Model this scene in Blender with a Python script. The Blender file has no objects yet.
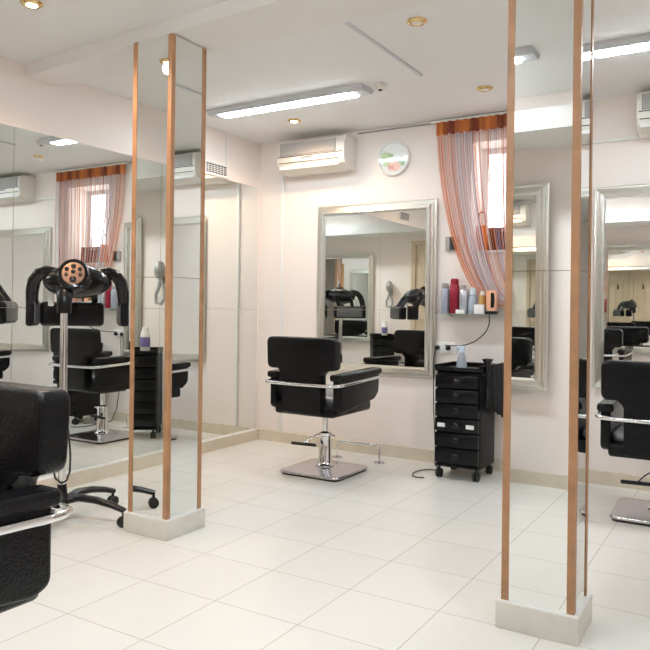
import bpy, bmesh, math, random
from mathutils import Vector, Matrix
random.seed(7)
C = bpy.context.scene.collection
sc = bpy.context.scene
PI = math.pi

# ------------------------------------------------------------------ materials
def mat(name, col, rough=.5, metal=0., emit=None, estr=0., trans=0., coat=0., bump=None, var=None, ior=1.45, spec=.5):
    m = bpy.data.materials.new(name); m.use_nodes = True
    nt = m.node_tree; b = nt.nodes['Principled BSDF']
    b.inputs['Base Color'].default_value = (*col, 1)
    b.inputs['Roughness'].default_value = rough
    b.inputs['Metallic'].default_value = metal
    b.inputs['IOR'].default_value = ior
    b.inputs['Specular IOR Level'].default_value = spec
    b.inputs['Transmission Weight'].default_value = trans
    b.inputs['Coat Weight'].default_value = coat
    b.inputs['Coat Roughness'].default_value = .08
    if emit:
        b.inputs['Emission Color'].default_value = (*emit, 1)
        b.inputs['Emission Strength'].default_value = estr
    tc = nt.nodes.new('ShaderNodeTexCoord')
    if var:       # (scale, amount): gentle tonal variation
        n = nt.nodes.new('ShaderNodeTexNoise'); n.inputs['Scale'].default_value = var[0]; n.inputs['Detail'].default_value = 4
        nt.links.new(tc.outputs['Object'], n.inputs['Vector'])
        r = nt.nodes.new('ShaderNodeValToRGB')
        r.color_ramp.elements[0].position = .3; r.color_ramp.elements[1].position = .7
        r.color_ramp.elements[0].color = (*[c*(1-var[1]) for c in col], 1)
        r.color_ramp.elements[1].color = (*[min(1, c*(1+var[1])) for c in col], 1)
        nt.links.new(n.outputs['Fac'], r.inputs['Fac']); nt.links.new(r.outputs['Color'], b.inputs['Base Color'])
    if bump:      # (scale, strength, distance)
        n = nt.nodes.new('ShaderNodeTexNoise'); n.inputs['Scale'].default_value = bump[0]; n.inputs['Detail'].default_value = 3
        nt.links.new(tc.outputs['Object'], n.inputs['Vector'])
        bp = nt.nodes.new('ShaderNodeBump'); bp.inputs['Strength'].default_value = bump[1]; bp.inputs['Distance'].default_value = bump[2]
        nt.links.new(n.outputs['Fac'], bp.inputs['Height']); nt.links.new(bp.outputs['Normal'], b.inputs['Normal'])
    return m

M = {}
M['wall'] = mat('wall_paint', (.85, .768, .716), .6, var=(1.5, .012), bump=(60, .05, .002))
M['ceil'] = mat('ceiling_paint', (.80, .795, .785), .7, var=(1.2, .01))
M['beam'] = mat('beam_paint', (.80, .775, .74), .7)
M['skirt'] = mat('skirting_tile', (.66, .58, .46), .3, var=(14, .05))
M['plinth'] = mat('plinth_tile', (.70, .665, .59), .3, var=(18, .05))
M['mirror'] = mat('mirror_glass', (.86, .895, .875), 0., 1.)
M['mirror_clear'] = mat('mirror_glass_clear', (.88, .90, .885), 0., 1.)
M['wood'] = mat('brown_wood', (.42, .22, .11), .45, var=(9, .18))
M['darkwood'] = mat('dark_red_wood', (.12, .03, .02), .4, var=(9, .2))
M['doorwood'] = mat('door_wood', (.55, .30, .12), .45, var=(6, .15))
M['beige'] = mat('beige_door_paint', (.62, .50, .37), .5, var=(4, .04))
M['silver'] = mat('silver_frame', (.76, .75, .69), .28, 1., var=(25, .025))
M['chrome'] = mat('chrome', (.80, .80, .82), .07, 1.)
M['steel'] = mat('brushed_steel', (.62, .60, .63), .2, 1., var=(30, .06))
M['vinyl'] = mat('black_vinyl', (.005, .005, .006), .24, bump=(130, .7, .004), spec=.26)
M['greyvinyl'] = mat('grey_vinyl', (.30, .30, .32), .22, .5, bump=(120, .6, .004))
M['bplastic'] = mat('black_plastic', (.006, .006, .007), .28, spec=.35)
M['bgloss'] = mat('black_gloss_plastic', (.005, .005, .006), .16, coat=.2, spec=.35)
M['grille'] = mat('grey_heater_mesh', (.20, .20, .21), .4, .6)
M['cart'] = mat('cart_black', (.004, .004, .005), .25, spec=.28)
M['cartbody'] = mat('cart_body_black', (.008, .008, .009), .45, spec=.3)
M['rubber'] = mat('rubber', (.01, .01, .01), .6)
M['white'] = mat('white_plastic', (.82, .81, .78), .35)
M['cream'] = mat('cream_plastic', (.80, .76, .69), .35)
M['greypl'] = mat('grey_plastic', (.34, .32, .31), .45)
M['louvre'] = mat('grey_louvre', (.50, .48, .45), .45)
M['slot'] = mat('dark_slot', (.03, .03, .03), .6)
M['fixture'] = mat('fixture_grey', (.60, .61, .64), .5)
M['tube'] = mat('lit_diffuser', (1, 1, 1), .5, emit=(.82, .92, 1.0), estr=30)
M['tube_bright'] = mat('lit_diffuser_bright', (1, 1, 1), .5, emit=(.85, .93, 1.0), estr=62)
M['lamp'] = mat('lit_bulb', (1, 1, 1), .5, emit=(1, .80, .55), estr=40)
M['lampoff'] = mat('unlit_bulb', (.85, .83, .78), .3)
M['gold'] = mat('gold_ring', (.72, .52, .25), .25, 1.)
M['glass'] = mat('shelf_glass', (.80, .93, .88), .03, trans=.85)
M['clearpl'] = mat('clear_plastic', (.72, .78, .85), .12, trans=.55)
M['bluewhite'] = mat('pale_blue_plastic', (.55, .64, .74), .3)
M['can_blue'] = mat('grey_blue_can', (.42, .46, .56), .28, .4)
M['can_red'] = mat('dark_red_can', (.30, .012, .035), .28, .2)
M['can_silver'] = mat('silver_can', (.60, .62, .68), .25, .6)
M['bottle'] = mat('pale_blue_bottle', (.50, .58, .66), .15, trans=.25)
M['amber'] = mat('amber_liquid', (.65, .38, .12), .15, trans=.2)
M['orange'] = mat('orange_plastic', (.80, .20, .03), .4)
M['apricot'] = mat('apricot_plastic', (.85, .45, .28), .35)
M['s_orange'] = mat('orange_string', (.80, .27, .09), .6)
M['s_white'] = mat('white_string', (.80, .72, .72), .6)
M['s_violet'] = mat('violet_string', (.38, .30, .40), .6)
M['s_rust'] = mat('rust_string', (.42, .10, .05), .6)
M['s_peach'] = mat('peach_string', (.86, .52, .38), .6)
M['outside'] = mat('bright_daylight', (1, 1, 1), .5, emit=(.93, .97, 1.0), estr=1.6)
M['winwhite'] = mat('window_white', (.80, .80, .80), .4)
M['amberglow'] = mat('control_panel_bronze', (.20, .115, .08), .35, .2)
M['label'] = mat('purple_label', (.20, .17, .42), .5)
M['blackcloth'] = mat('black_cloth', (.012, .012, .014), .85, bump=(90, .5, .005))
M['hooksilver'] = mat('grey_metal', (.45, .45, .45), .3, .8)

def floor_mat():
    m = bpy.data.materials.new('cream_floor_tile'); m.use_nodes = True
    nt = m.node_tree; N = nt.nodes.new; L = nt.links.new; b = nt.nodes['Principled BSDF']
    tc = N('ShaderNodeTexCoord'); sep = N('ShaderNodeSeparateXYZ'); L(tc.outputs['Object'], sep.inputs[0])
    T = .385
    def axis(o, off):
        a = N('ShaderNodeMath'); a.operation = 'SUBTRACT'; L(o, a.inputs[0]); a.inputs[1].default_value = off - 40*T
        d = N('ShaderNodeMath'); d.operation = 'DIVIDE'; L(a.outputs[0], d.inputs[0]); d.inputs[1].default_value = T
        f = N('ShaderNodeMath'); f.operation = 'FRACT'; L(d.outputs[0], f.inputs[0])
        fl = N('ShaderNodeMath'); fl.operation = 'FLOOR'; L(d.outputs[0], fl.inputs[0])
        s = N('ShaderNodeMath'); s.operation = 'SUBTRACT'; L(f.outputs[0], s.inputs[0]); s.inputs[1].default_value = .5
        ab = N('ShaderNodeMath'); ab.operation = 'ABSOLUTE'; L(s.outputs[0], ab.inputs[0])
        g = N('ShaderNodeMath'); g.operation = 'GREATER_THAN'; L(ab.outputs[0], g.inputs[0]); g.inputs[1].default_value = .5 - .0045
        return g.outputs[0], fl.outputs[0]
    gx, ix = axis(sep.outputs[0], 1.905); gy, iy = axis(sep.outputs[1], -2.452)
    mx = N('ShaderNodeMath'); mx.operation = 'MAXIMUM'; L(gx, mx.inputs[0]); L(gy, mx.inputs[1])
    cmb = N('ShaderNodeCombineXYZ'); L(ix, cmb.inputs[0]); L(iy, cmb.inputs[1])
    wn = N('ShaderNodeTexWhiteNoise'); wn.noise_dimensions = '2D'; L(cmb.outputs[0], wn.inputs['Vector'])
    no = N('ShaderNodeTexNoise'); no.inputs['Scale'].default_value = 3.0; no.inputs['Detail'].default_value = 5
    mp = N('ShaderNodeMapping'); mp.inputs['Scale'].default_value = (3.5, 1, 1); L(tc.outputs['Object'], mp.inputs[0]); L(mp.outputs[0], no.inputs['Vector'])
    av = N('ShaderNodeMath'); av.operation = 'MULTIPLY_ADD'; L(wn.outputs['Value'], av.inputs[0]); av.inputs[1].default_value = .4
    hf = N('ShaderNodeMath'); hf.operation = 'MULTIPLY'; L(no.outputs['Fac'], hf.inputs[0]); hf.inputs[1].default_value = .6; L(hf.outputs[0], av.inputs[2])
    rp = N('ShaderNodeValToRGB'); rp.color_ramp.elements[0].color = (.745, .725, .675, 1); rp.color_ramp.elements[1].color = (.79, .775, .73, 1)
    L(av.outputs[0], rp.inputs['Fac'])
    mix = N('ShaderNodeMix'); mix.data_type = 'RGBA'; L(mx.outputs[0], mix.inputs['Factor']); L(rp.outputs['Color'], mix.inputs[6]); mix.inputs[7].default_value = (.47, .43, .36, 1)
    L(mix.outputs[2], b.inputs['Base Color'])
    b.inputs['Roughness'].default_value = .22; b.inputs['Specular IOR Level'].default_value = .45
    bp = N('ShaderNodeBump'); bp.inputs['Strength'].default_value = .25; bp.inputs['Distance'].default_value = .002; bp.invert = True
    L(mx.outputs[0], bp.inputs['Height']); L(bp.outputs['Normal'], b.inputs['Normal'])
    return m
M['floor'] = floor_mat()

def flower_mat():
    m = bpy.data.materials.new('flower_print'); m.use_nodes = True
    nt = m.node_tree; N = nt.nodes.new; L = nt.links.new; b = nt.nodes['Principled BSDF']
    tc = N('ShaderNodeTexCoord')
    base = None
    prev = (.80, .82, .80, 1)
    # blobs: centre (x, z), radius, colour
    for (x, z, r, col) in [(-.045, -.01, .055, (.38, .55, .25, 1)), (-.075, .03, .03, (.55, .68, .42, 1)), (.07, -.03, .032, (.30, .50, .30, 1)),
                           (.0, -.055, .05, (.72, .36, .30, 1)), (.03, -.065, .035, (.86, .62, .52, 1)), (-.015, -.04, .022, (.84, .58, .48, 1))]:
        v = N('ShaderNodeVectorMath'); v.operation = 'DISTANCE'
        n = N('ShaderNodeTexNoise'); n.inputs['Scale'].default_value = 22
        L(tc.outputs['Object'], n.inputs['Vector'])
        ml = N('ShaderNodeVectorMath'); ml.operation = 'MULTIPLY_ADD'; L(n.outputs['Color'], ml.inputs[0]); ml.inputs[1].default_value = (.05, 0, .05); L(tc.outputs['Object'], ml.inputs[2])
        fl = N('ShaderNodeVectorMath'); fl.operation = 'MULTIPLY'; L(ml.outputs[0], fl.inputs[0]); fl.inputs[1].default_value = (1, 0, 1)
        L(fl.outputs[0], v.inputs[0]); v.inputs[1].default_value = (x+.025, 0, z+.025)
        rp = N('ShaderNodeMapRange'); rp.inputs[1].default_value = r*.75; rp.inputs[2].default_value = r*1.15; rp.inputs[3].default_value = 1; rp.inputs[4].default_value = 0
        L(v.outputs['Value'], rp.inputs[0])
        mix = N('ShaderNodeMix'); mix.data_type = 'RGBA'; L(rp.outputs[0], mix.inputs['Factor'])
        if base is None: mix.inputs[6].default_value = prev
        else: L(base, mix.inputs[6])
        mix.inputs[7].default_value = col; base = mix.outputs[2]
    L(base, b.inputs['Base Color']); b.inputs['Roughness'].default_value = .08
    return m
M['flower'] = flower_mat()

# ------------------------------------------------------------------ mesh helpers
def newbm(): return bmesh.new()
def bx(bm, x0, x1, y0, y1, z0, z1, bev=0., seg=3, mtx=None):
    t = bmesh.new(); bmesh.ops.create_cube(t, size=1)
    for v in t.verts:
        v.co = Vector(((x0+x1)/2+v.co.x*(x1-x0), (y0+y1)/2+v.co.y*(y1-y0), (z0+z1)/2+v.co.z*(z1-z0)))
    if bev: bmesh.ops.bevel(t, geom=list(t.edges), offset=bev, segments=seg, profile=.5, affect='EDGES', clamp_overlap=True)
    merge(bm, t, mtx)
def merge(bm, t, mtx=None):
    if mtx is not None: t.transform(mtx)
    me = bpy.data.meshes.new('tmp'); t.to_mesh(me); t.free(); bm.from_mesh(me); bpy.data.meshes.remove(me)
def tube(bm, pts, r, seg=10, cap=True, flat=1.):
    pts = [Vector(p) for p in pts]; n = len(pts)
    rs = r if isinstance(r, (list, tuple)) else [r]*n
    rings = []; prevu = None
    for i, p in enumerate(pts):
        d = (pts[min(i+1, n-1)] - pts[max(i-1, 0)]).normalized()
        if prevu is None:
            a = Vector((0, 0, 1)) if abs(d.z) < .9 else Vector((0, 1, 0))
            u = (a - d*a.dot(d)).normalized()
        else: u = (prevu - d*prevu.dot(d)).normalized()
        prevu = u; w = d.cross(u)
        rings.append([bm.verts.new(p + rs[i]*(math.cos(2*PI*k/seg)*u*flat + math.sin(2*PI*k/seg)*w)) for k in range(seg)])
    for i in range(n-1):
        for k in range(seg):
            bm.faces.new((rings[i][k], rings[i+1][k], rings[i+1][(k+1) % seg], rings[i][(k+1) % seg]))
    if cap: bm.faces.new(rings[0]); bm.faces.new(rings[-1][::-1])
def lathe(bm, prof, seg=24, loc=(0, 0, 0), mtx=None):
    t = bmesh.new(); rings = []
    for (r, z) in prof:
        rings.append([t.verts.new((max(r, 1e-4)*math.cos(2*PI*k/seg), max(r, 1e-4)*math.sin(2*PI*k/seg), z)) for k in range(seg)])
    for i in range(len(prof)-1):
        for k in range(seg): t.faces.new((rings[i][k], rings[i][(k+1) % seg], rings[i+1][(k+1) % seg], rings[i+1][k]))
    t.faces.new(rings[0][::-1]); t.faces.new(rings[-1])
    t.transform(Matrix.Translation(loc) @ (mtx or Matrix()))
    merge(bm, t)
def ell(bm, c, rx, ry, rz, mtx=None, useg=24, vseg=16):
    t = bmesh.new(); bmesh.ops.create_uvsphere(t, u_segments=useg, v_segments=vseg, radius=1)
    for v in t.verts: v.co = Vector((v.co.x*rx, v.co.y*ry, v.co.z*rz))
    t.transform(Matrix.Translation(c) @ (mtx or Matrix())); merge(bm, t)
def rpoly(pts, rad, n=5):
    out = []; k = len(pts)
    for i in range(k):
        p = Vector(pts[i]); a = Vector(pts[i-1]); b = Vector(pts[(i+1) % k])
        r = rad[i] if isinstance(rad, (list, tuple)) else rad
        if r <= 0: out.append(p); continue
        da = (a-p).normalized(); db = (b-p).normalized()
        ang = da.angle(db); t = min(r/math.tan(ang/2), (a-p).length*.49, (b-p).length*.49)
        s = p + da*t; e = p + db*t
        for j in range(n+1):
            f = j/n; out.append(s*(1-f)**2 + p*2*f*(1-f) + e*f*f)
    return out
def prism(bm, poly, d0, d1, axis='y', bev=0., seg=3, mtx=None):
    """extrude 2-D polygon: axis y -> poly is (x,z); x -> (y,z); z -> (x,y)"""
    t = bmesh.new()
    def co(p, d):
        return {'y': (p[0], d, p[1]), 'x': (d, p[0], p[1]), 'z': (p[0], p[1], d)}[axis]
    a = [t.verts.new(co(p, d0)) for p in poly]; b = [t.verts.new(co(p, d1)) for p in poly]
    t.faces.new(a[::-1]); t.faces.new(b); n = len(a)
    rim = []
    for i in range(n): t.faces.new((a[i], a[(i+1) % n], b[(i+1) % n], b[i]))
    bmesh.ops.recalc_face_normals(t, faces=t.faces)
    if bev:
        es = [e for e in t.edges if (e.verts[0] in a and e.verts[1] in a) or (e.verts[0] in b and e.verts[1] in b)]
        bmesh.ops.bevel(t, geom=es, offset=bev, segments=seg, profile=.5, affect='EDGES', clamp_overlap=True)
    merge(bm, t, mtx)
def frame_ring(bm, x0, x1, z0, z1, prof):
    """picture frame: prof = [(inset from outer edge, y)] closed, mitred"""
    rings = []
    for (i, y) in prof:
        rings.append([bm.verts.new(c) for c in ((x0+i, y, z0+i), (x1-i, y, z0+i), (x1-i, y, z1-i), (x0+i, y, z1-i))])
    n = len(rings)
    for a in range(n):
        for k in range(4):
            bm.faces.new((rings[a][k], rings[a][(k+1) % 4], rings[(a+1) % n][(k+1) % 4], rings[(a+1) % n][k]))
def obj(name, bm, m, parent=None, smooth=True, kind=None, angle=40):
    bmesh.ops.recalc_face_normals(bm, faces=bm.faces)
    me = bpy.data.meshes.new(name); bm.to_mesh(me); bm.free()
    for mm in (m if isinstance(m, (list, tuple)) else [m]): me.materials.append(M[mm] if isinstance(mm, str) else mm)
    o = bpy.data.objects.new(name, me); C.objects.link(o)
    if smooth:
        for p in me.polygons: p.use_smooth = True
        try: me.set_sharp_from_angle(angle=math.radians(angle))
        except Exception: pass
    if parent: o.parent = parent
    if kind: o['kind'] = kind
    return o
def tag(o, label, cat, group=None):
    o['label'] = label; o['category'] = cat
    if group: o['group'] = group
    return o
def thing(name, label, cat, loc=(0, 0, 0), rz=0., group=None):
    o = bpy.data.objects.new(name, None); C.objects.link(o); o.empty_display_size = .1
    o.location = loc; o.rotation_euler = (0, 0, rz)
    return tag(o, label, cat, group)
def dup(root, loc, rz, label, group=None):
    r = root.copy(); C.objects.link(r); r.location = loc; r.rotation_euler = (0, 0, rz); r['label'] = label
    if group: r['group'] = group
    for ch in list(root.children):
        c = ch.copy(); C.objects.link(c); c.parent = r
        for g in ch.children:
            d = g.copy(); C.objects.link(d); d.parent = c
    return r
def struct(name, bm, m, smooth=False): return obj(name, bm, m, None, smooth, 'structure')
def box_part(name, m, parent, *a, bev=0., smooth=True):
    b = newbm(); bx(b, *a, bev=bev); return obj(name, b, m, parent, smooth)

# ------------------------------------------------------------------ the room
H = 2.556; D = -4.62; XR = 5.3; YB = -7.0
b = newbm(); bx(b, -.12, XR+.12, YB-.12, .4, -.1, 0); struct('floor', b, 'floor')
b = newbm(); bx(b, -.12, XR+.12, YB-.12, .4, H, H+.1); struct('ceiling', b, 'ceil')
b = newbm(); bx(b, -.12, 0, YB-.12, .4, 0, H); struct('wall_left', b, 'wall')
b = newbm(); bx(b, XR, XR+.12, YB-.12, .4, 0, H); struct('wall_right', b, 'wall')
WX0, WX1, WZ0, WZ1 = 1.905, 2.50, 1.57, 2.36
b = newbm()
for a in ((0, WX0, 0, H), (WX1, XR, 0, H), (WX0, WX1, 0, WZ0), (WX0, WX1, WZ1, H)):
    bx(b, a[0], a[1], 0, .4, a[2], a[3])
bmesh.ops.remove_doubles(b, verts=b.verts, dist=1e-5)
struct('wall_back', b, 'wall')
FX1 = 2.98
b = newbm(); bx(b, 0, FX1, D-.12, D, 0, H); struct('wall_front', b, 'wall')
b = newbm(); bx(b, 0, XR, YB-.12, YB, 0, H); struct('wall_rear', b, 'wall')
# skirting
SK = .087
b = newbm(); bx(b, 0, 4.0, -.03, 0, 0, SK); bx(b, 4.9, XR, -.03, 0, 0, SK); struct('baseboard_back', b, 'skirt')
b = newbm(); bx(b, 0, .036, D, -.03, 0, SK); bl = struct('baseboard_left', b, 'skirt')
b = newbm(); bx(b, .012, .037, D, -.03, SK, SK+.004); obj('lit_ledge', b, 'white', bl, False)  # white strip paints the light caught along the skirting's top edge
b = newbm(); bx(b, .8, FX1, D, D+.02, 0, SK); struct('baseboard_front', b, 'skirt')
b = newbm(); bx(b, XR-.02, XR, YB, -.03, 0, SK); struct('baseboard_right', b, 'skirt')
# ceiling beam over the columns (chamfered rear), and the boxed duct along the front wall
b = newbm(); prism(b, [(-2.33, H), (-2.33, 2.483), (-2.10, 2.483), (-1.96, H)], 0, XR, 'x')
for v in b.verts:
    if v.co.y < -2.3: v.co.y -= .062*v.co.x
struct('trim_1', b, 'beam')
b = newbm(); bx(b, 0, FX1+.1, D, D+.5, 2.205, 2.33); struct('trim_2', b, 'beam')
# window: frame, panes and the bright daylight behind
wy = .27
b = newbm(); F = .045
bx(b, WX0, WX1, wy-.02, wy+.03, WZ0, WZ0+F); bx(b, WX0, WX1, wy-.02, wy+.03, WZ1-F, WZ1)
bx(b, WX0, WX0+F, wy-.02, wy+.03, WZ0+F, WZ1-F); bx(b, WX1-F, WX1, wy-.02, wy+.03, WZ0+F, WZ1-F)
bx(b, 2.19, 2.23, wy-.02, wy+.03, WZ0+F, WZ1-F)
win = struct('window_1', b, 'winwhite')
b = newbm(); bx(b, WX0+F, 2.19, wy, wy+.008, WZ0+F, WZ1-F); bx(b, 2.23, WX1-F, wy, wy+.008, WZ0+F, WZ1-F)
obj('window_pane', b, 'outside', win, False)
b = newbm(); bx(b, WX0-.01, WX1+.01, -.02, wy-.02, WZ0-.025, WZ0+.001, bev=.006); obj('window_sill', b, 'winwhite', win)
# doors: wooden door at the right of the back wall, beige door in the front wall
def door(name, x0, x1, y, s, m, hook=None):
    b = newbm(); w = x1-x0
    bx(b, x0, x1, min(y, y+s*.04), max(y, y+s*.04), 0.005, 2.05, bev=.004)
    for (z0, z1) in ((.2, .95), (1.1, 1.9)):
        for k in range(2):
            a = x0+.1+k*(w-.1)/2
            bx(b, a, a+(w-.3)/2, min(y+s*.035, y+s*.052), max(y+s*.035, y+s*.052), z0, z1, bev=.006)
    d = struct(name, b, m, True)
    b = newbm()
    for (a0, a1, z0, z1) in ((x0-.07, x0-.003, 0, 2.12), (x1+.003, x1+.07, 0, 2.12), (x0-.003, x1+.003, 2.055, 2.12)):
        bx(b, a0, a1, min(y, y+s*.055), max(y, y+s*.055), z0, z1)
    obj('door_frame', b, m, d, False)
    b = newbm(); hx = x1-.07 if s < 0 else x1-.07
    tube(b, [(hx, y+s*.04, 1.0), (hx, y+s*.09, 1.0), (hx-.11, y+s*.09, 1.0)], .009); obj('door_handle', b, 'chrome', d)
    return d
door('door_1', 4.05, 4.85, 0, -1, 'doorwood')
door('door_2', .08, .52, D, 1, 'beige')

# ------------------------------------------------------------------ mirror sheets on the left wall
cols = [(-1.2, -.036), (-2.405, -1.2), (-3.61, -2.405), (D+.02, -3.61)]
names = ['next to the back corner', 'second from the back corner', 'third from the back corner, behind the hood dryer', 'fourth from the back corner, by the beige door']
for i, (a, c) in enumerate(cols):
    for (z0, z1, t) in ((SK, 1.123, 'lower'), (1.123, 2.173, 'upper')):
        b = newbm(); bx(b, .002, .010, a+.0015, c-.0015, z0+.0015, z1-.0015)
        tag(obj('wall_mirror', b, 'mirror', None, False), '%s frameless mirror sheet on left wall, %s' % (t, names[i]), 'mirror', 'mirror sheets covering the left wall')

# ------------------------------------------------------------------ mirrored columns
def column(x1, y0, w, d, label, pane_rot=0.):
    r = thing('mirrored_column', label, 'column', (x1-w/2, y0+d/2, 0))
    hx, hy = w/2, d/2; zb = .099; zt = 2.482
    b = newbm(); bx(b, -hx, hx, -hy, hy, 0, zb-.004, bev=.002); pl = obj('plinth', b, 'plinth', r)
    b = newbm(); bx(b, -hx+.001, hx-.001, -hy+.001, hy-.001, zb-.004, zb); obj('lit_ledge', b, 'white', pl, False)  # bright line on the plinth top, light painted as a white layer
    i = .016; ax, ay = hx-i, hy-i
    b = newbm(); bx(b, -ax+.012, ax-.012, -ay+.012, ay-.012, zb, zt); obj('core', b, 'wood', r, False)
    zs = 1.287
    for (z0, z1) in ((zb+.001, zs-.001), (zs+.001, zt-.004)):
        for (n, a) in (('front', (-ax+.012, ax-.012, -ay+.003, -ay+.009)), ('rear', (-ax+.012, ax-.012, ay-.009, ay-.003)),
                       ('left', (-ax+.003, -ax+.009, -ay+.012, ay-.012)), ('right', (ax-.009, ax-.003, -ay+.012, ay-.012))):
            b = newbm()
            if n == 'front' and pane_rot:
                bx(b, a[0], a[1], -.003, .003, z0, z1); b.transform(Matrix.Translation((0, (a[2]+a[3])/2, 0)) @ Matrix.Rotation(pane_rot, 4, 'Z'))
            else: bx(b, *a, z0, z1)
            obj('mirror_panel', b, 'mirror_clear', r, False)
    for sx in (-1, 1):
        for sy in (-1, 1):
            t = .026
            b = newbm()
            prism(b, [(sx*p[0], sy*p[1]) for p in ((ax, ay), (ax-t, ay), (ax-t, ay-.011), (ax-.011, ay-.011), (ax-.011, ay-t), (ax, ay-t))], zb+.001, zt-.004, 'z')
            obj('corner_trim', b, 'wood', r)
    return r
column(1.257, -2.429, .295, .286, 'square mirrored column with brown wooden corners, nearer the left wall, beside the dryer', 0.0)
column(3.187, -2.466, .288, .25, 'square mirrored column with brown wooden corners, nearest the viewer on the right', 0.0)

# ------------------------------------------------------------------ silver framed mirrors
def framed(x0, x1, y, z0, z1, face, label, rz=0.):
    r = thing('framed_mirror', label, 'mirror', ((x0+x1)/2, y, z0), (0 if face < 0 else PI)+rz)
    w = (x1-x0)/2; h = z1-z0
    b = newbm()
    frame_ring(b, -w, w, 0, h, [(0, -.004), (0, -.012), (.006, -.017), (.016, -.018), (.020, -.026), (.036, -.032), (.042, -.042), (.062, -.050), (.070, -.047), (.074, -.030), (.074, -.004)])
    obj('frame', b, 'silver', r, True, angle=20)
    b = newbm(); bx(b, -w+.07, w-.07, -.022, -.014, .07, h-.07); obj('mirror_pane', b, 'mirror_clear', r, False)
    b = newbm(); bx(b, -w+.02, w-.02, -.013, -.006, .02, h-.02); obj('backing_board', b, 'wood', r, False)
    return r
framed(.611, 1.652, -.018, .63, 1.965, -1, 'large silver framed mirror on back wall behind the middle styling chair', .002)
framed(2.765, 3.815, -.018, .635, 1.965, -1, 'large silver framed mirror on back wall, at right behind the column', -.022)
framed(1.21, 2.55, D+.038, .63, 1.965, 1, 'wide silver framed mirror on front wall, seen only as a reflection', .026)

# ------------------------------------------------------------------ styling chairs
def make_chair(label, loc, rz):
    r = thing('styling_chair', label, 'chair', loc, rz, 'black salon styling chairs')
    Z = lambda p: p
    # pump base
    b = newbm()
    prism(b, rpoly([(-.225, -.225), (.225, -.225), (.225, .225), (-.225, .225)], .05), 0, .014, 'z'); obj('base_pad', b, 'rubber', r)
    b = newbm()
    t = bmesh.new(); lo = rpoly([(-.235, -.235), (.235, -.235), (.235, .235), (-.235, .235)], .06); n = len(lo); rings = []
    for (s, z) in ((1, .014), (1, .022), (.985, .028), (.8, .036), (.5, .043), (.2, .047)):
        rings.append([t.verts.new((p[0]*s, p[1]*s, z)) for p in lo])
    for a in range(len(rings)-1):
        for k in range(n): t.faces.new((rings[a][k], rings[a][(k+1) % n], rings[a+1][(k+1) % n], rings[a+1][k]))
    t.faces.new(rings[-1]); t.faces.new(rings[0][::-1]); merge(b, t)
    obj('base_plate', b, 'steel', r)
    b = newbm()
    lathe(b, [(.065, .044), (.065, .052), (.052, .060), (.046, .075), (.044, .25), (.050, .255), (.050, .275), (.03, .28), (.019, .285), (.019, .40)], 28)
    obj('pump_column', b, 'chrome', r)
    b = newbm()
    tube(b, [(.04, .03, .262), (-.03, -.06, .262), (-.07, -.09, .235), (-.10, -.12, .205)], .006)
    tube(b, [(.045, 0, .262), (.085, -.01, .258)], .006)
    lv = obj('pump_lever', b, 'chrome', r)
    b = newbm(); tube(b, [(-.185, -.14, .203), (.0, -.12, .203)], .011, 10); obj('foot_pedal', b, 'rubber', lv)
    # seat
    b = newbm(); bx(b, -.12, .12, -.13, .16, .398, .425, bev=.008); obj('seat_plate', b, 'bplastic', r)
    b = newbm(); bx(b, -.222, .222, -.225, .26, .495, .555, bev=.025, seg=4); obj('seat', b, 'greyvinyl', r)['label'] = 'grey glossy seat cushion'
    b = newbm(); bx(b, -.235, .235, -.285, .24, .425, .502, bev=.02); obj('seat_shell', b, 'vinyl', r)
    # T shaped backrest, wide head panel narrowing to a stem
    hw, sw = .266, .152
    pts = [(-sw, .44), (sw, .44), (sw, .70), (sw+.03, .735), (hw, .735), (hw, .948), (-hw, .948), (-hw, .735), (-sw-.03, .735), (-sw, .70)]
    po = rpoly(pts, [.02, .02, .03, .02, .055, .045, .045, .055, .02, .03])
    b = newbm(); prism(b, po, -.325, -.235, 'y', bev=.026, seg=4)
    for v in b.verts:       # slight backward rake of the head panel
        if v.co.z > .6: v.co.y -= (v.co.z-.6)*.06
    obj('backrest', b, 'vinyl', r)
    # arms: padded side panels with bulging top pad
    for s in (-1, 1):
        b = newbm()
        po = rpoly([(-.285, .69), (.29, .705), (.285, .55), (.22, .505), (-.235, .452), (-.285, .47)], [.02, .02, .06, .05, .05, .05])
        prism(b, po, s*.222, s*.274, 'x', bev=.014)
        arm = obj('arm_panel', b, 'vinyl', r)
        b = newbm()
        pad = rpoly([(-.30, .665), (.30, .680), (.30, .725), (-.30, .71)], .02)
        prism(b, pad, s*.205, s*.292, 'x', bev=.018, seg=4); obj('armrest', b, 'vinyl', arm)
    # chrome rail wrapping the back and both arms
    b = newbm()
    path = [(-.298, .29, .664), (-.298, .05, .655), (-.298, -.24, .645), (-.290, -.30, .643), (-.262, -.338, .641), (-.21, -.349, .640), (0, -.352, .638), (.21, -.349, .640), (.262, -.338, .641), (.290, -.30, .643), (.298, -.24, .645), (.298, .05, .655), (.298, .29, .664)]
    tube(b, path, .0105, 10, flat=1.1); obj('chrome_rail', b, 'chrome', r)
    return r
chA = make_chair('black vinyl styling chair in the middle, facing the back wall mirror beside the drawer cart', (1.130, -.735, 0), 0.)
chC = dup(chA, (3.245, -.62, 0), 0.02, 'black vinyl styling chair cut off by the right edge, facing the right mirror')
for o in chC.children:      # pumped lower than the others
    if not o.name.startswith(('base', 'pump')): o.location.z -= .065
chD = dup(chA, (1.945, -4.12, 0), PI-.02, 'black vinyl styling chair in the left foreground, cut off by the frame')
for o in chD.children:
    if not o.name.startswith(('base', 'pump')): o.location.z -= .012

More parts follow.
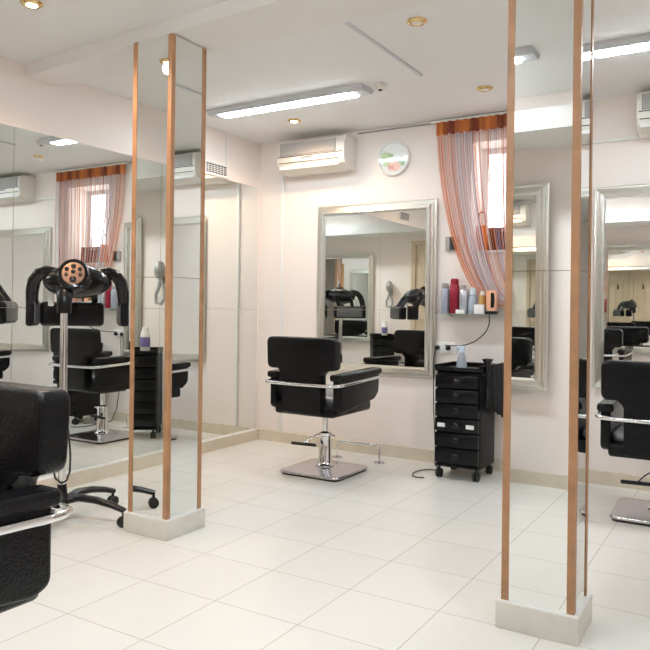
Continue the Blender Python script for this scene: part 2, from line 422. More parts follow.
# chrome foot rail on the floor before the middle mirror
b = newbm()
ft = thing('footrest_rail', 'low chrome footrest rail on the floor behind the middle styling chair', 'footrest', (1.14, -.27, 0))
tube(b, [(-.18, 0, .005), (-.18, 0, .10), (-.172, 0, .118), (-.155, 0, .127), (.155, 0, .127), (.172, 0, .118), (.18, 0, .10), (.18, 0, .005)], .009); obj('rail', b, 'chrome', ft)
for s in (-1, 1):
    b = newbm(); lathe(b, [(.042, 0), (.042, .006), (.015, .012)], 20, (s*.18, 0, 0)); obj('flange', b, 'steel', ft)

# ------------------------------------------------------------------ hood dryer (climazone) on caster stand
dr = thing('hood_dryer', 'black salon hood dryer on a chrome pole with caster base before the left mirror', 'hair dryer', (.575, -2.495, 0), .0)
b = newbm(); lathe(b, [(.0, .10), (.05, .10), (.05, .125), (.028, .15), (.024, .19), (.024, .2)], 20); obj('hub', b, 'bplastic', dr)
b = newbm(); tube(b, [(0, 0, .19), (0, 0, 1.16)], .019, 16); obj('pole', b, 'chrome', dr)
b = newbm(); lathe(b, [(.023, .47), (.025, .475), (.025, .58), (.023, .585)], 16); obj('pole_collar', b, 'bplastic', dr)
for k in range(5):
    a = math.radians(19+72*k); ca, sa = math.cos(a), math.sin(a)
    b = newbm()
    rr = [.03, .10, .2, .29, .36]; zz = [.115, .135, .128, .108, .085]
    tube(b, [(ca*q, sa*q, z) for q, z in zip(rr, zz)], [.026, .026, .024, .021, .018], 10, flat=.8)
    lg = obj('leg', b, 'bplastic', dr)
    b = newbm(); cx, cy = ca*.355, sa*.355
    tube(b, [(cx, cy, .09), (cx, cy, .055)], .008, 8)
    for s in (-1, 1):
        lathe(b, [(.012, -.009), (.028, -.008), (.029, 0), (.028, .008), (.012, .009)], 16, (cx-sa*.012*s, cy+ca*.012*s, .03), Matrix.Rotation(a, 4, 'Z') @ Matrix.Rotation(PI/2, 4, 'X'))
    obj('caster', b, 'rubber', lg)
# head: shallow pod with oval bronze control dial toward the viewer, two curved side arms, heater panels
HZ = 1.272
HR = Matrix.Rotation(math.radians(47), 4, 'Z')
HT = Matrix.Translation((0, 0, HZ)) @ HR @ Matrix.Translation((.056, .16, 0)) @ Matrix.Scale(1.05, 4)
def hp(p): return HT @ Vector(p)
b = newbm()
ell(b, (0, 0, 0), .172, .12, .088); b.transform(HT)
obj('hood_body', b, 'bgloss', dr)
b = newbm(); tube(b, [(0, 0, 1.10), (0, 0, 1.15), (-.01, .01, 1.19), (-.045, .05, 1.225), (-.09, .09, 1.25)], [.036, .038, .042, .05, .055], 16); obj('neck', b, 'bplastic', dr)
b = newbm(); tl = HT @ Matrix.Translation((-.014, -.092, .016)) @ Matrix.Rotation(math.radians(60), 4, 'X') @ Matrix.Scale(1.12, 4)
E = Matrix.Diagonal((.93, 1.12, 1, 1))
lathe(b, [(.0, .0), (.072, .0), (.077, .02), (.073, .034), (.064, .040)], 32); b.transform(tl @ E)
dial = obj('control_housing', b, 'bgloss', dr)
b = newbm(); lathe(b, [(.0, .036), (.056, .036), (.052, .042), (.0, .044)], 32); b.transform(tl @ E); obj('control_panel', b, 'amberglow', dial)
for (u, v, q) in ((0, .036, .011), (-.028, .020, .009), (.028, .020, .009), (0, .006, .010), (-.03, -.008, .008), (.03, -.008, .008), (0, -.034, .015)):
    b = newbm(); lathe(b, [(q, .042), (q, .048), (q*.7, .050)], 12, (u, v, 0)); b.transform(tl); obj('control_button', b, 'bplastic', dial)
for s in (-1, 1):
    b = newbm()
    pts = [(s*.10, .0, .042), (s*.155, .005, .050), (s*.19, .02, .038), (s*.216, .045, .005), (s*.230, .075, -.05), (s*.234, .10, -.12)]
    tube(b, [hp(p) for p in pts], [.033, .036, .037, .037, .036, .033], 14, flat=.9)
    arm = obj('side_arm', b, 'bgloss', dr)
    b = newbm(); bx(b, -.022, .022, -.055, .06, -.072, .07, bev=.015)
    T = HT @ Matrix.Translation((s*.232, .12, -.165)) @ Matrix.Rotation(s*math.radians(12), 4, 'Z')
    b.transform(T); pan = obj('heater_panel', b, 'bplastic', arm)
    b = newbm(); bx(b, *sorted((-s*.022, -s*.027)), -.042, .048, -.055, .055, bev=.002); b.transform(T); obj('heater_mesh', b, 'grille', pan)
# centre heater, hung below and behind the pod
T = HT @ Matrix.Translation((-.035, .19, -.172))
b = newbm(); bx(b, -.165, .165, -.04, .04, -.066, .066, bev=.02); b.transform(T); ch = obj('centre_heater', b, 'bplastic', dr)
b = newbm(); bx(b, -.145, .145, .04, .046, -.05, .05, bev=.002); b.transform(T); obj('heater_mesh', b, 'grille', ch)
for s in (-1, 1):
    b = newbm()
    for k in range(8):
        x = s*(.035+.013*k); bx(b, x-.003, x+.003, -.0415, -.036, .024, .052)
    b.transform(T); obj('vent_slots', b, 'slot', ch)
for s in (-1, 1):
    b = newbm(); tube(b, [hp((s*.08, .05, -.02)), hp((s*.08, .13, -.02)), hp((s*.08, .19, -.11))], .020, 10); obj('heater_bracket', b, 'bgloss', ch)
b = newbm(); bx(b, -.014, .014, -.012, .012, -.045, .045, bev=.006); b.transform(HT @ Matrix.Translation((-.135, .06, -.085))); obj('white_clip', b, 'white', dr)['label'] = 'white clip under the hood'
b = newbm(); tube(b, [(.03, 0, .56), (.05, .0, .46), (.075, -.01, .36), (.085, -.02, .28), (.06, -.02, .23), (.02, -.02, .21), (-.03, -.02, .23), (-.05, -.02, .3)], .005, 8); obj('power_cord', b, 'rubber', dr)

# ------------------------------------------------------------------ drawer carts
def make_cart(label, loc, rz):
    r = thing('drawer_cart', label, 'cart', loc, rz, 'black drawer trolleys')
    w, d = .155, .165
    b = newbm()
    for s in (-1, 1): bx(b, *sorted((s*w, s*(w-.012))), -d+.03, d, .085, .735, bev=.003)
    bx(b, -w, w, d-.012, d, .085, .735); bx(b, -w, w, -d+.02, d, .075, .095, bev=.004); bx(b, -w, w, -d+.03, d, .70, .715)
    obj('body', b, 'cartbody', r)
    b = newbm(); bx(b, -w-.006, w+.006, -d, d+.004, .725, .745, bev=.008)
    for a in ((-w-.006, -w+.006, -d, d), (w-.006, w+.006, -d, d), (-w, w, d-.008, d+.004)): bx(b, *a, .74, .77, bev=.004)
    bx(b, -w, w, -d, -d+.008, .74, .755, bev=.003)
    obj('top_tray', b, 'cart', r)
    zs = [.105, .215, .318, .416, .514, .612, .708]
    for k in range(6):
        z0, z1 = zs[k]+.004, zs[k+1]-.006
        b = newbm(); n = 12; po = []
        for j in range(n+1):
            x = -w+.004+(2*w-.008)*j/n; po.append((x, -d-.006-.022*(1-(x/w)**2)))
        po += [(w-.004, -d+.03), (-w+.004, -d+.03)]
        prism(b, po, z0, z1, 'z', bev=.004, seg=2)
        bx(b, -w+.014, w-.014, -d+.03, d-.02, z0+.005, z1-.02)
        dw = obj('drawer', b, 'cart', r)
        b = newbm(); ell(b, (0, -d-.026, (z0+z1)/2), .026, .010, .022, useg=16, vseg=10); obj('knob', b, 'bgloss', dw)
    for sx in (-1, 1):
        for sy in (-1, 1):
            b = newbm(); cx, cy = sx*(w-.025), sy*(d-.03)
            tube(b, [(cx, cy, .08), (cx, cy, .05)], .010, 8)
            for s in (-1, 1): lathe(b, [(.012, -.007), (.029, -.006), (.030, 0), (.029, .006), (.012, .007)], 16, (cx+s*.012, cy, .030), Matrix.Rotation(PI/2, 4, 'Y'))
            obj('caster', b, 'rubber', r)
    return r
cartA = make_cart('black six-drawer cart on casters against the back wall, under the glass shelf', (1.985, -.285, 0), 0.)
cartB = dup(cartA, (.93, -4.34, 0), math.radians(-145), 'black six-drawer cart by the front wall, seen only in the left column')
for (cart, spots) in ((cartA, ((-.105, .045), (.055, .085))), (cartB, ((-.10, .04),))):
    for i, (x, w) in enumerate(spots):
        b = newbm(); bx(b, x-w*.5, x+w*.5+.03, -.003, .003, -.013, .013)
        b.transform(Matrix.Translation((0, -.185, .365)) @ Matrix.Rotation(math.radians(0), 4, 'Z'))
        o = obj('sticker', b, 'white', cart, False); o['label'] = 'white paper sticker on a drawer front'
# cup holder and black cape hanging on the side of the back cart
b = newbm()
hd = thing('dryer_holder', 'black trumpet-shaped dryer holder clipped to the right side of the back cart', 'holder', (2.178, -.40, .50))
lathe(b, [(.012, .0), (.014, .02), (.012, .22), (.018, .28), (.034, .31), (.040, .318), (.034, .318), (.014, .29)], 18); obj('holder_tube', b, 'bgloss', hd)
b = newbm(); bx(b, -.032, -.006, -.015, .015, .18, .21, bev=.004); obj('clip', b, 'bplastic', hd)
b = newbm()
t = bmesh.new(); nu, nv = 22, 14
grid = [[None]*(nv+1) for _ in range(nu+1)]
for i in range(nu+1):
    for j in range(nv+1):
        u = i/nu; v = j/nv
        y = -.33+.27*u; z = .775-(.30+.09*u)*v
        grid[i][j] = (2.160+.018+.014*math.sin(u*19+.6*v)*(.35+.65*v)+.012*v, y, z)
for side in (0, 1):
    vs = [[t.verts.new((p[0]+side*.010, p[1], p[2])) for p in row] for row in grid]
    for i in range(nu):
        for j in range(nv):
            q = (vs[i][j], vs[i+1][j], vs[i+1][j+1], vs[i][j+1]); t.faces.new(q if side else q[::-1])
    if side == 0: v0 = vs
    else:
        edge = [(i, 0) for i in range(nu+1)] + [(nu, j) for j in range(1, nv+1)] + [(i, nv) for i in range(nu-1, -1, -1)] + [(0, j) for j in range(nv-1, 0, -1)]
        for k in range(len(edge)):
            a, c = edge[k], edge[(k+1) % len(edge)]
            t.faces.new((v0[a[0]][a[1]], v0[c[0]][c[1]], vs[c[0]][c[1]], vs[a[0]][a[1]]))
merge(b, t)
tag(obj('hairdressing_cape', b, 'blackcloth'), 'black cloth cape hanging on the right side of the back cart', 'cape')

# spray bottle on the back cart
sp = thing('spray_bottle', 'clear spray bottle with pale blue trigger on top of the back cart', 'bottle', (1.972, -.33, .746))
b = newbm(); lathe(b, [(.034, 0), (.037, .006), (.036, .02), (.026, .075), (.016, .10), (.014, .112)], 20); obj('bottle_body', b, 'clearpl', sp)
b = newbm(); lathe(b, [(.016, .105), (.016, .122), (.012, .128)], 14); bx(b, -.035, .022, -.010, .010, .122, .148, bev=.006); bx(b, -.045, -.033, -.006, .006, .132, .146, bev=.002)
tube(b, [(-.022, 0, .124), (-.032, 0, .11), (-.036, 0, .095)], .005, 8); obj('trigger_head', b, 'bluewhite', sp)
# white bottle on the front cart
wb = thing('pump_bottle', 'white bottle with purple label on the front cart, seen in the left column', 'bottle', (.90, -4.35, .746))
b = newbm(); lathe(b, [(.040, 0), (.043, .01), (.043, .14), (.034, .165), (.030, .17), (.030, .20), (.026, .205)], 20); obj('bottle_body', b, 'white', wb)
b = newbm(); lathe(b, [(.0435, .035), (.0438, .036), (.0438, .12), (.0435, .121)], 20); obj('paper_label', b, 'label', wb)

# ------------------------------------------------------------------ glass shelf and products
SZ = 1.112
sh = thing('glass_shelf', 'narrow glass shelf on back wall between the mirror and the column', 'shelf', (2.0, 0, SZ))
b = newbm(); bx(b, -.31, .36, -.13, -.004, -.008, 0, bev=.001); obj('glass_plate', b, 'glass', sh, False)
for x in (-.22, .27):
    b = newbm(); bx(b, x-.012, x+.012, -.05, 0, -.026, -.009, bev=.003); tube(b, [(x, -.01, -.018), (x, -.08, -.018)], .007, 8); obj('bracket', b, 'chrome', sh)
def bottle(name, label, cat, x, parts, group='products on the glass shelf', y=-.065):
    r = thing(name, label, cat, (x, y, SZ+.0005), 0, group)
    for (pn, m, prof) in parts:
        b = newbm(); lathe(b, prof, 20); obj(pn, b, m, r)
    return r
bottle('spray_can', 'grey-blue spray can at the left end of the glass shelf', 'can', 1.742,
       [('can_body', 'can_blue', [(.028, 0), (.031, .004), (.031, .165), (.026, .18), (.022, .184)]), ('cap', 'greypl', [(.024, .184), (.026, .188), (.025, .215), (.020, .222)])])
bottle('spray_can', 'tall dark red spray can on the glass shelf', 'can', 1.813,
       [('can_body', 'can_red', [(.032, 0), (.035, .004), (.035, .20), (.028, .215)]), ('cap', 'can_red', [(.027, .215), (.029, .22), (.029, .245), (.024, .255)])])
bottle('spray_can', 'silver spray can with dark nozzle, right of the red can', 'can', 1.883,
       [('can_body', 'can_silver', [(.030, 0), (.033, .004), (.033, .15), (.027, .172), (.020, .178)]), ('cap', 'greypl', [(.018, .178), (.018, .198), (.013, .207)])])
bottle('lotion_bottle', 'pale blue translucent bottle in the middle of the glass shelf', 'bottle', 1.952,
       [('bottle_body', 'bottle', [(.027, 0), (.031, .006), (.031, .11), (.025, .125), (.027, .135)]), ('cap', 'bluewhite', [(.022, .136), (.023, .14), (.021, .175), (.012, .19)])])
bottle('amber_bottle', 'small amber bottle standing behind the white box on the glass shelf', 'bottle', 2.026,
       [('bottle_body', 'amber', [(.022, 0), (.026, .005), (.026, .115), (.016, .135)]), ('cap', 'white', [(.014, .135), (.014, .16), (.010, .165)])], y=-.073)
for (x, w, h, lab) in ((1.876, .030, .030, 'low white box in front of the silver can on the glass shelf'), (2.018, .037, .068, 'white carton box on the glass shelf left of the clipper')):
    b = newbm(); bx(b, x-w, x+w, -.128, -.102, SZ+.0005, SZ+h, bev=.002); o = tag(obj('small_box', b, 'white'), lab, 'box', 'white boxes on the glass shelf')
cl = thing('hair_clipper', 'apricot and black hair clipper in its stand at right end of glass shelf', 'clipper', (2.106, -.105, SZ+.0005))
b = newbm(); bx(b, -.040, .040, -.035, .035, 0, .022, bev=.008); obj('charging_stand', b, 'bplastic', cl)
b = newbm(); prism(b, rpoly([(-.030, .018), (.030, .018), (.036, .10), (.032, .168), (-.032, .168), (-.036, .10)], .012), -.022, .022, 'y', bev=.008); obj('clipper_body', b, 'apricot', cl)
b = newbm(); prism(b, rpoly([(-.002, .045), (.022, .045), (.026, .10), (.022, .15), (-.002, .15)], .008), -.026, -.021, 'y', bev=.002); obj('grip', b, 'bgloss', cl)
b = newbm()
pts = [(0, -.03, .012), (.0, -.052, .010), (.0, -.056, -.03), (.0, -.05, -.07), (-.03, -.04, -.13), (-.10, -.03, -.19), (-.19, .0, -.225), (-.28, .04, -.235), (-.375, .068, -.235)]
sm = []
for i in range(len(pts)-1):
    for k in range(4):
        f = k/4; sm.append(Vector(pts[i]).lerp(Vector(pts[i+1]), f))
sm.append(Vector(pts[-1]))
for _ in range(2): sm = [sm[0]] + [(sm[i-1]+sm[i]*2+sm[i+1])/4 for i in range(1, len(sm)-1)] + [sm[-1]]
tube(b, sm, .004, 8); obj('power_cord', b, 'rubber', cl)
# double outlet with plugs
ou = thing('wall_outlet', 'white double power outlet with black plugs on back wall above the cart', 'outlet', (1.712, 0, .857))
b = newbm(); bx(b, -.09, .09, -.010, 0, -.042, .042, bev=.004); obj('cover_plate', b, 'white', ou)
for x in (-.045, .04):
    b = newbm(); lathe(b, [(.026, 0), (.026, .006), (.022, .007), (.020, .003)], 20, (x, -.010, 0), Matrix.Rotation(PI/2, 4, 'X')); so = obj('socket', b, 'white', ou)
    b = newbm(); lathe(b, [(.017, .0), (.017, .025), (.009, .035)], 14, (x, -.012, 0), Matrix.Rotation(PI/2, 4, 'X')); obj('plug', b, 'rubber', so)
b = newbm(); tube(b, [(1.667, -.045, .855), (1.655, -.055, .80), (1.650, -.05, .70), (1.655, -.05, .4), (1.68, -.07, .12), (1.70, -.12, .006), (1.76, -.2, .006)], .004, 8)
tag(obj('power_cord', b, 'rubber'), 'black cord hanging from the outlet to the floor beside the cart', 'cord')
# outlet cord pool on the floor
b = newbm(); tube(b, [(1.74+.07*math.cos(t*.5), -.36+.11*math.sin(t*.5)-.008*t, .006) for t in range(12)], .004, 8)
tag(obj('loose_cord', b, 'rubber'), 'loop of black cord lying on the floor left of the back cart', 'cord')
# small wall thermostat by the curtain
th = thing('wall_thermostat', 'small dark grey box on back wall left of the curtain', 'thermostat', (1.765, 0, 1.63))
b = newbm(); bx(b, -.045, .045, -.025, 0, -.052, .052, bev=.005); obj('housing', b, 'greypl', th)
b = newbm(); bx(b, -.010, .040, -.028, -.025, -.045, .045, bev=.001); obj('cover', b, 'slot', th)

# ------------------------------------------------------------------ string curtain
cu = thing('string_curtain', 'orange, white and violet string curtain tied to one side over the window', 'curtain', (0, -.038, 0))
def header_mat():
    m = bpy.data.materials.new('curtain_header'); m.use_nodes = True
    nt = m.node_tree; N = nt.nodes.new; L = nt.links.new; b = nt.nodes['Principled BSDF']
    tc = N('ShaderNodeTexCoord'); mp = N('ShaderNodeMapping'); mp.inputs['Scale'].default_value = (5.0, .2, .2); L(tc.outputs['Object'], mp.inputs[0])
    n = N('ShaderNodeTexNoise'); n.inputs['Scale'].default_value = 2.0; L(mp.outputs[0], n.inputs['Vector'])
    r = N('ShaderNodeValToRGB'); e = r.color_ramp.elements; e[0].position = .42; e[0].color = (.22, .045, .02, 1); e[1].position = .56; e[1].color = (.62, .19, .04, 1)
    L(n.outputs['Fac'], r.inputs['Fac']); L(r.outputs['Color'], b.inputs['Base Color']); b.inputs['Roughness'].default_value = .6
    return m
M['header'] = header_mat()
HX0, HX1 = 1.645, 2.67
b = newbm(); n = 120; t = bmesh.new()
lay = []
for s in (0, 1):
    lay.append([[t.verts.new((HX0+(HX1-HX0)*i/n, .012*math.sin(i*.9)+s*.006, z)) for z in (2.435, 2.53)] for i in range(n+1)])
for i in range(n):
    for s in (0, 1):
        q = (lay[s][i][0], lay[s][i+1][0], lay[s][i+1][1], lay[s][i][1]); t.faces.new(q if s == 0 else q[::-1])
    for k in (0, 1): t.faces.new((lay[0][i][k], lay[0][i+1][k], lay[1][i+1][k], lay[1][i][k]))
for e in (0, n): t.faces.new((lay[0][e][0], lay[0][e][1], lay[1][e][1], lay[1][e][0]))
merge(b, t); obj('header_band', b, 'header', cu)
b = newbm(); tube(b, [(HX0-.05, .01, 2.54), (HX1+.05, .01, 2.54)], .010, 10); obj('curtain_rod', b, 'white', cu)
bms = {k: newbm() for k in ('s_orange', 's_white', 's_violet', 's_rust', 's_peach')}
TX, TZ = 2.34, 1.27
def bands(x):
    f = (x-HX0)
    if f < .05: ws = (.30, .10, .10, .15, .35)
    elif f < .13: ws = (.20, .40, .08, .04, .28)
    elif f < .20: ws = (.08, .55, .25, .04, .08)
    elif f < .28: ws = (.06, .50, .36, .06, .02)
    elif f < .40: ws = (.22, .34, .12, .16, .16)
    elif f < .52: ws = (.15, .40, .30, .08, .07)
    elif f < .72: ws = (.30, .34, .08, .10, .18)
    else: ws = (.15, .42, .18, .10, .15)
    return random.choices(('s_orange', 's_white', 's_violet', 's_rust', 's_peach'), ws)[0]
NS = 250
for i in range(NS):
    x = HX0+.004+(HX1-HX0-.008)*(i+random.uniform(-.4, .4))/NS
    if 1.95 < x < 2.3 and random.random() < .45: continue
    y = .002+.014*math.sin((x-HX0)/(HX1-HX0)*n*.9)
    bmk = bms[bands(x)]
    f = (x-HX0)/(2.24-HX0)
    if f < 1:        # swept across and gathered at the tie
        g = 1-f
        pts = []
        sag = .045*g + .01
        tx = TX+random.uniform(-.02, .015); tz = TZ+.07*f*f+random.uniform(-.015, .03)
        # hanging path: drop almost straight, then swing in to the tie
        P0 = Vector((x, y, 2.44)); P1 = Vector((x+.03*g, y, 1.80-.02*g)); P2 = Vector((x+.36*g*(TX-x)/.6+.01, y-.01, 1.16-.19*g+.03*f)); P3 = Vector((tx, -.005+random.uniform(-.02, .02), tz))
        if g > .3: P2 = Vector((x+.42*(TX-x), y-.01, 1.05-.20*g)); 
        for k in range(17):
            s = k/16
            pts.append(P0*(1-s)**3+P1*3*s*(1-s)**2+P2*3*s*s*(1-s)+P3*s**3)
    else:
        pts = [(x, y, 2.44), (x+random.uniform(-.006, .006), y, 1.8), (x+random.uniform(-.012, .012), y, 1.15+random.uniform(-.025, .03))]
    tube(bmk, pts, .0016, 4, cap=False)
names_s = {'s_orange': 'orange_strings', 's_white': 'white_strings', 's_violet': 'violet_strings', 's_rust': 'rust_strings', 's_peach': 'peach_strings'}
for k in range(46):    # loose tail of the gathered strings below the tie
    x = TX+random.uniform(-.03, .03)
    tube(bms[random.choice(('s_orange', 's_orange', 's_rust', 's_peach'))], [(TX+random.uniform(-.02, .02), random.uniform(-.015, .01), TZ+.03), (x, random.uniform(-.012, .008), 1.19), (x+random.uniform(-.06, .03), random.uniform(-.012, .008), 1.125)], .0018, 4, cap=False)
for k, bmk in bms.items():
    o = obj(names_s[k], bmk, k, cu, True, 'stuff'); o['label'] = names_s[k].replace('_', ' ') + ' of the curtain'
b = newbm(); tube(b, [(TX-.03, -.03, TZ+.03), (TX, -.035, TZ+.028), (TX+.035, -.02, TZ+.035), (TX+.05, .02, TZ+.05), (TX+.06, .07, TZ+.06)], .008, 8); obj('tie_band', b, 'orange', cu)

# on the window sill: dark wooden box and orange bag with loop handle
bxo = thing('planter_box', 'dark red-brown wooden box on the window sill behind the curtain', 'box', (2.18, .13, WZ0+.001))
b = newbm()
for a in ((-.20, .20, -.07, -.058), (-.20, .20, .058, .07), (-.20, -.188, -.058, .058), (.188, .20, -.058, .058)): bx(b, *a, 0, .17, bev=.003)
bx(b, -.188, .188, -.058, .058, 0, .012); obj('box_panels', b, 'darkwood', bxo)
b = newbm(); tube(b, [(-.06, -.066, .14), (-.06, -.076, .145), (.06, -.076, .145), (.06, -.066, .14)], .006, 8); obj('box_handle', b, 'hooksilver', bxo)
bg = thing('orange_bag', 'small orange bag with loop handle on the window sill left of the box', 'bag', (1.985, .02, WZ0+.001))
b = newbm(); bx(b, -.042, .042, -.025, .025, 0, .185, bev=.012); obj('bag_body', b, 'orange', bg)
b = newbm(); tube(b, [(-.026, 0, .18), (-.028, 0, .25), (-.018, 0, .275), (0, 0, .283), (.018, 0, .275), (.028, 0, .25), (.026, 0, .18)], .006, 8); obj('handle_loop', b, 's_rust', bg)

# ------------------------------------------------------------------ air conditioners
def make_ac(label, loc):
    r = thing('air_conditioner', label, 'air conditioner', loc, 0, 'wall air conditioners')
    w = .315
    po = rpoly([(0, 0), (-.11, 0), (-.185, .045), (-.205, .09), (-.205, .235), (-.17, .29), (0, .30)], [.01, .03, .03, .02, .05, .03, .005])
    b = newbm(); prism(b, po, -w, w, 'x', bev=.012); obj('casing', b, 'cream', r)
    b = newbm(); bx(b, -w+.03, w-.075, -.212, -.202, .152, .265, bev=.003); g = obj('intake_grille', b, 'greypl', r)
    b = newbm()
    for k in range(10): bx(b, -w+.036, w-.081, -.2145, -.2125, .160+k*.0105, .164+k*.0105)
    obj('grille_louvres', b, 'louvre', g)
    b = newbm(); bx(b, -w+.012, w-.012, -.2085, -.202, .140, .146); obj('panel_seam', b, 'slot', r)
    b = newbm(); bx(b, -.08, .03, -.209, -.203, .122, .130, bev=.002); obj('display_strip', b, 'slot', r)
    b = newbm(); bx(b, -w+.02, w-.05, -.004, .004, -.035, .035, bev=.003); b.transform(Matrix.Translation((0, -.186, .058)) @ Matrix.Rotation(math.radians(-28), 4, 'X')); obj('air_flap', b, 'white', r)
    b = newbm(); bx(b, -w+.02, w-.05, -.208, -.196, .086, .091); obj('flap_gap', b, 'slot', r)
    return r
acA = make_ac('cream wall air conditioner near the back left corner, over the white pipe', (.635, 0, 2.238)); acA.scale = (1, 1, .88)
acB = dup(acA, (3.36, 0, 2.262), 0, 'cream wall air conditioner at the right edge above the right mirror')
b = newbm(); bx(b, .235, .262, -.022, 0, .09, 2.30, bev=.004); tag(obj('drain_pipe', b, 'white'), 'white square conduit running down the back wall under the left air conditioner', 'pipe')
b = newbm(); bx(b, 2.66, 3.04, -.016, 0, 2.262, 2.280, bev=.003); tag(obj('cable_conduit', b, 'white'), 'white horizontal cable conduit on back wall ending at the right air conditioner', 'pipe')
b = newbm(); bx(b, 0, .014, -.475, -.460, 2.29, H, bev=.003); tag(obj('cable_conduit', b, 'white'), 'thin white vertical conduit on left wall above the vent grille', 'pipe')
b = newbm(); tube(b, [(.96, -.008, 2.535), (1.64, -.008, 2.537)], .006, 6); tag(obj('ceiling_cable', b, 'greypl'), 'thin cable along the top of the back wall above the round clock', 'cable')
b = newbm(); bx(b, 1.942, 1.964, -2.08, -1.03, H-.010, H, bev=.003); tag(obj('cable_cover', b, 'fixture'), 'thin straight cable cover strip running across the ceiling', 'pipe')
# vent grille on the upper left wall
def vent(label, y0, y1, z0, z1):
    r = thing('vent_grille', label, 'vent', (0, (y0+y1)/2, (z0+z1)/2), 0, 'vent grilles on the left wall')
    w = (y1-y0)/2; h = (z1-z0)/2
    b = newbm()
    for a in ((-w-.02, w+.02, -h-.02, -h), (-w-.02, w+.02, h, h+.02), (-w-.02, -w, -h, h), (w, w+.02, -h, h)): bx(b, 0, .014, a[0], a[1], a[2], a[3], bev=.002)
    obj('frame', b, 'white', r)
    b = newbm(); bx(b, 0, .003, -w, w, -h, h); obj('dark_backing', b, 'slot', r, False)
    for k in range(1, 5):
        z = -h+2*h*k/5
        b = newbm(); bx(b, .002, .010, -w, w, z-.0025, z+.0025); obj('slat', b, 'white', r, False)
    for k in range(1, 7):
        y = -w+2*w*k/7
        b = newbm(); bx(b, .002, .008, y-.002, y+.002, -h, h); obj('slat', b, 'white', r, False)
vent('white framed vent grille on left wall beside the back corner, above the mirror', -.725, -.47, 2.200, 2.272)
vent('white framed vent grille farther forward on left wall, seen in the middle mirror', -3.19, -2.93, 2.225, 2.31)

# round picture clock
ck = thing('wall_clock', 'round white-rimmed wall clock with a flower print beside the air conditioner', 'clock', (1.282, 0, 2.307))
RX = Matrix.Rotation(PI/2, 4, 'X')
b = newbm(); lathe(b, [(.118, .0), (.138, .0), (.140, .012), (.134, .026), (.122, .028), (.117, .018), (.117, .004)], 40); b.transform(RX); obj('rim', b, 'white', ck)
b = newbm(); lathe(b, [(.119, .002), (.119, .016), (.0, .0165)], 40); b.transform(RX); obj('clock_face', b, 'flower', ck)

# ------------------------------------------------------------------ ceiling lights
def fixture(label, x0, x1, y, dm='tube'):
    r = thing('strip_light', label, 'ceiling light', ((x0+x1)/2, y, H), 0, 'long ceiling strip lights')
    L = (x1-x0)/2
    b = newbm(); prism(b, [(-.085, 0), (-.085, -.014), (-.055, -.036), (.055, -.036), (.085, -.014), (.085, 0)], -L, L, 'x'); obj('housing', b, 'fixture', r, False)
    b = newbm(); bx(b, -L+.085, L-.09, -.046, .046, -.043, -.0365, bev=.003); obj('diffuser', b, dm, r, False)
    return r
fixture('lit white strip light on the ceiling before the back wall, above the middle chair', .30, 1.565, -.985)
fixture('lit white strip light on the ceiling at the right edge, before the right mirror', 2.86, 4.18, -.99)
fixture('lit strip light on the front ceiling, seen as a reflection in the right column', 1.35, 2.66, -3.78, 'tube_bright')
fixture('lit strip light on the ceiling far right of the room, added unseen for its light', 3.95, 5.1, -3.30)  # extra strip added to light the unseen right part of the room
def spot(label, x, y, z, lit):
    r = thing('ceiling_spotlight', label, 'ceiling light', (x, y, z), 0, 'small round ceiling spotlights')
    b = newbm(); lathe(b, [(.030, -.012), (.034, -.016), (.048, -.008), (.052, 0), (.028, 0)], 24); obj('ring', b, 'gold', r)
    b = newbm(); lathe(b, [(.029, -.002), (.026, -.012), (.014, -.016), (.0, -.017)], 20); obj('bulb', b, 'lamp' if lit else 'lampoff', r)
    if lit:
        l = bpy.data.lights.new('spot_lamp', 'SPOT'); l.energy = lit; l.color = (1, .66, .40); l.spot_size = math.radians(158); l.spot_blend = .6; l.shadow_soft_size = .03
        o = bpy.data.objects.new('spot_lamp', l); C.objects.link(o); o.location = (x, y, z-.045)
spot('lit recessed spotlight on the ceiling at the top left', .779, -2.862, H, 22)
spot('lit recessed spotlight on the ceiling close to the left air conditioner', .70, -.53, H, 13)
spot('unlit gold-rimmed recessed spotlight right of the cable cover strip', 2.259, -1.786, H, 0)
spot('unlit gold-rimmed recessed spotlight on the ceiling over the curtain', 2.203, -.60, H, 0)
sd = thing('smoke_detector', 'small cream smoke detector at the right end of the middle strip light', 'detector', (1.655, -.985, H))
b = newbm(); lathe(b, [(.0, -.034), (.022, -.034), (.034, -.024), (.042, -.010), (.045, 0)], 24); obj('detector_body', b, 'cream', sd)
b = newbm(); lathe(b, [(.0, -.040), (.010, -.040), (.012, -.034)], 16); obj('sensor', b, 'slot', sd)

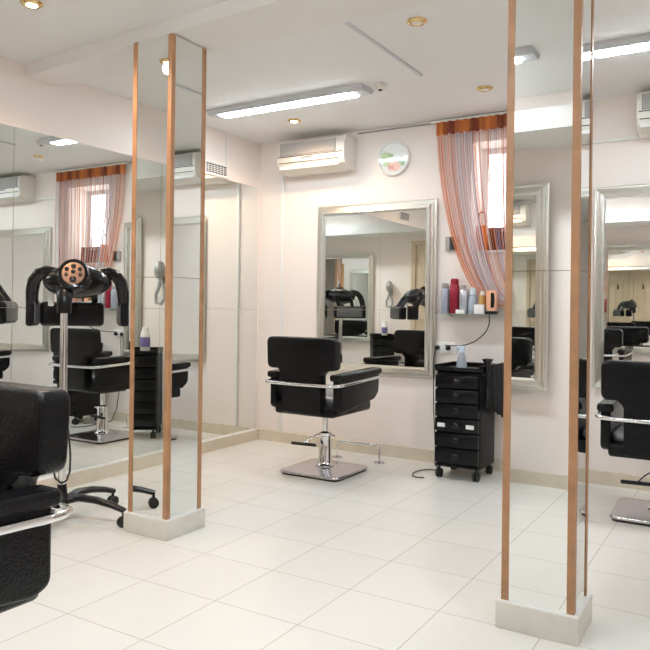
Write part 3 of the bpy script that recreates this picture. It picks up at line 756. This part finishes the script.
# grey hair dryer in a wall holder on the front wall, beside the front mirror
hk = thing('wall_hair_dryer', 'grey hair dryer hung on the front wall over the cart, seen in left column', 'hair dryer', (.93, D, 1.36))
b = newbm(); ell(b, (0, .07, .10), .05, .055, .085); obj('dryer_head', b, 'hooksilver', hk)
b = newbm(); tube(b, [(0, .06, .03), (.01, .07, -.05), (.045, .07, -.12), (.04, .07, -.19), (-.02, .07, -.20), (-.05, .06, -.15), (-.03, .05, -.06), (0, .05, .02)], .016, 10); obj('handle_hose', b, 'hooksilver', hk)
b = newbm(); bx(b, -.03, .03, 0, .03, -.02, .12, bev=.005); obj('wall_bracket', b, 'greypl', hk)
# coat hook on the beige door
ch = thing('coat_hook', 'dark double coat hook on the beige door of the front wall', 'hook', (.30, D+.052, 1.72))
b = newbm(); bx(b, -.018, .018, 0, .008, -.05, .05, bev=.003); obj('hook_plate', b, 'slot', ch)
b = newbm(); tube(b, [(0, .008, .03), (0, .06, .05), (0, .08, .10)], .007, 8); tube(b, [(0, .008, -.03), (0, .05, -.03), (0, .06, .0)], .007, 8); obj('hook_prongs', b, 'slot', ch)

# ------------------------------------------------------------------ camera, world, view
cd = bpy.data.cameras.new('camera'); cam = bpy.data.objects.new('camera', cd); C.objects.link(cam)
cd.sensor_width = 36; cd.sensor_fit = 'HORIZONTAL'; cd.lens = 712.45/650*36; cd.shift_y = -(325-306.88)/650
cam.matrix_world = Matrix.Translation((3.695, -4.996, 1.15)) @ Matrix.Rotation(.5442, 4, 'Z') @ Matrix.Rotation(PI/2, 4, 'X') @ Matrix.Rotation(.0123, 4, 'Z')
cd.clip_start = .05
sc.camera = cam
w = bpy.data.worlds.new('world'); sc.world = w; w.use_nodes = True
w.node_tree.nodes['Background'].inputs[0].default_value = (.8, .88, 1, 1); w.node_tree.nodes['Background'].inputs[1].default_value = .3
vs = sc.view_settings; vs.view_transform = 'Standard'; vs.look = 'None'; vs.exposure = 0.90; vs.gamma = 1
try: vs.use_curve_mapping = False
except Exception: pass
cy = sc.cycles
cy.max_bounces = 14; cy.diffuse_bounces = 6; cy.glossy_bounces = 10; cy.transmission_bounces = 8
cy.sample_clamp_indirect = 6; cy.blur_glossy = .5
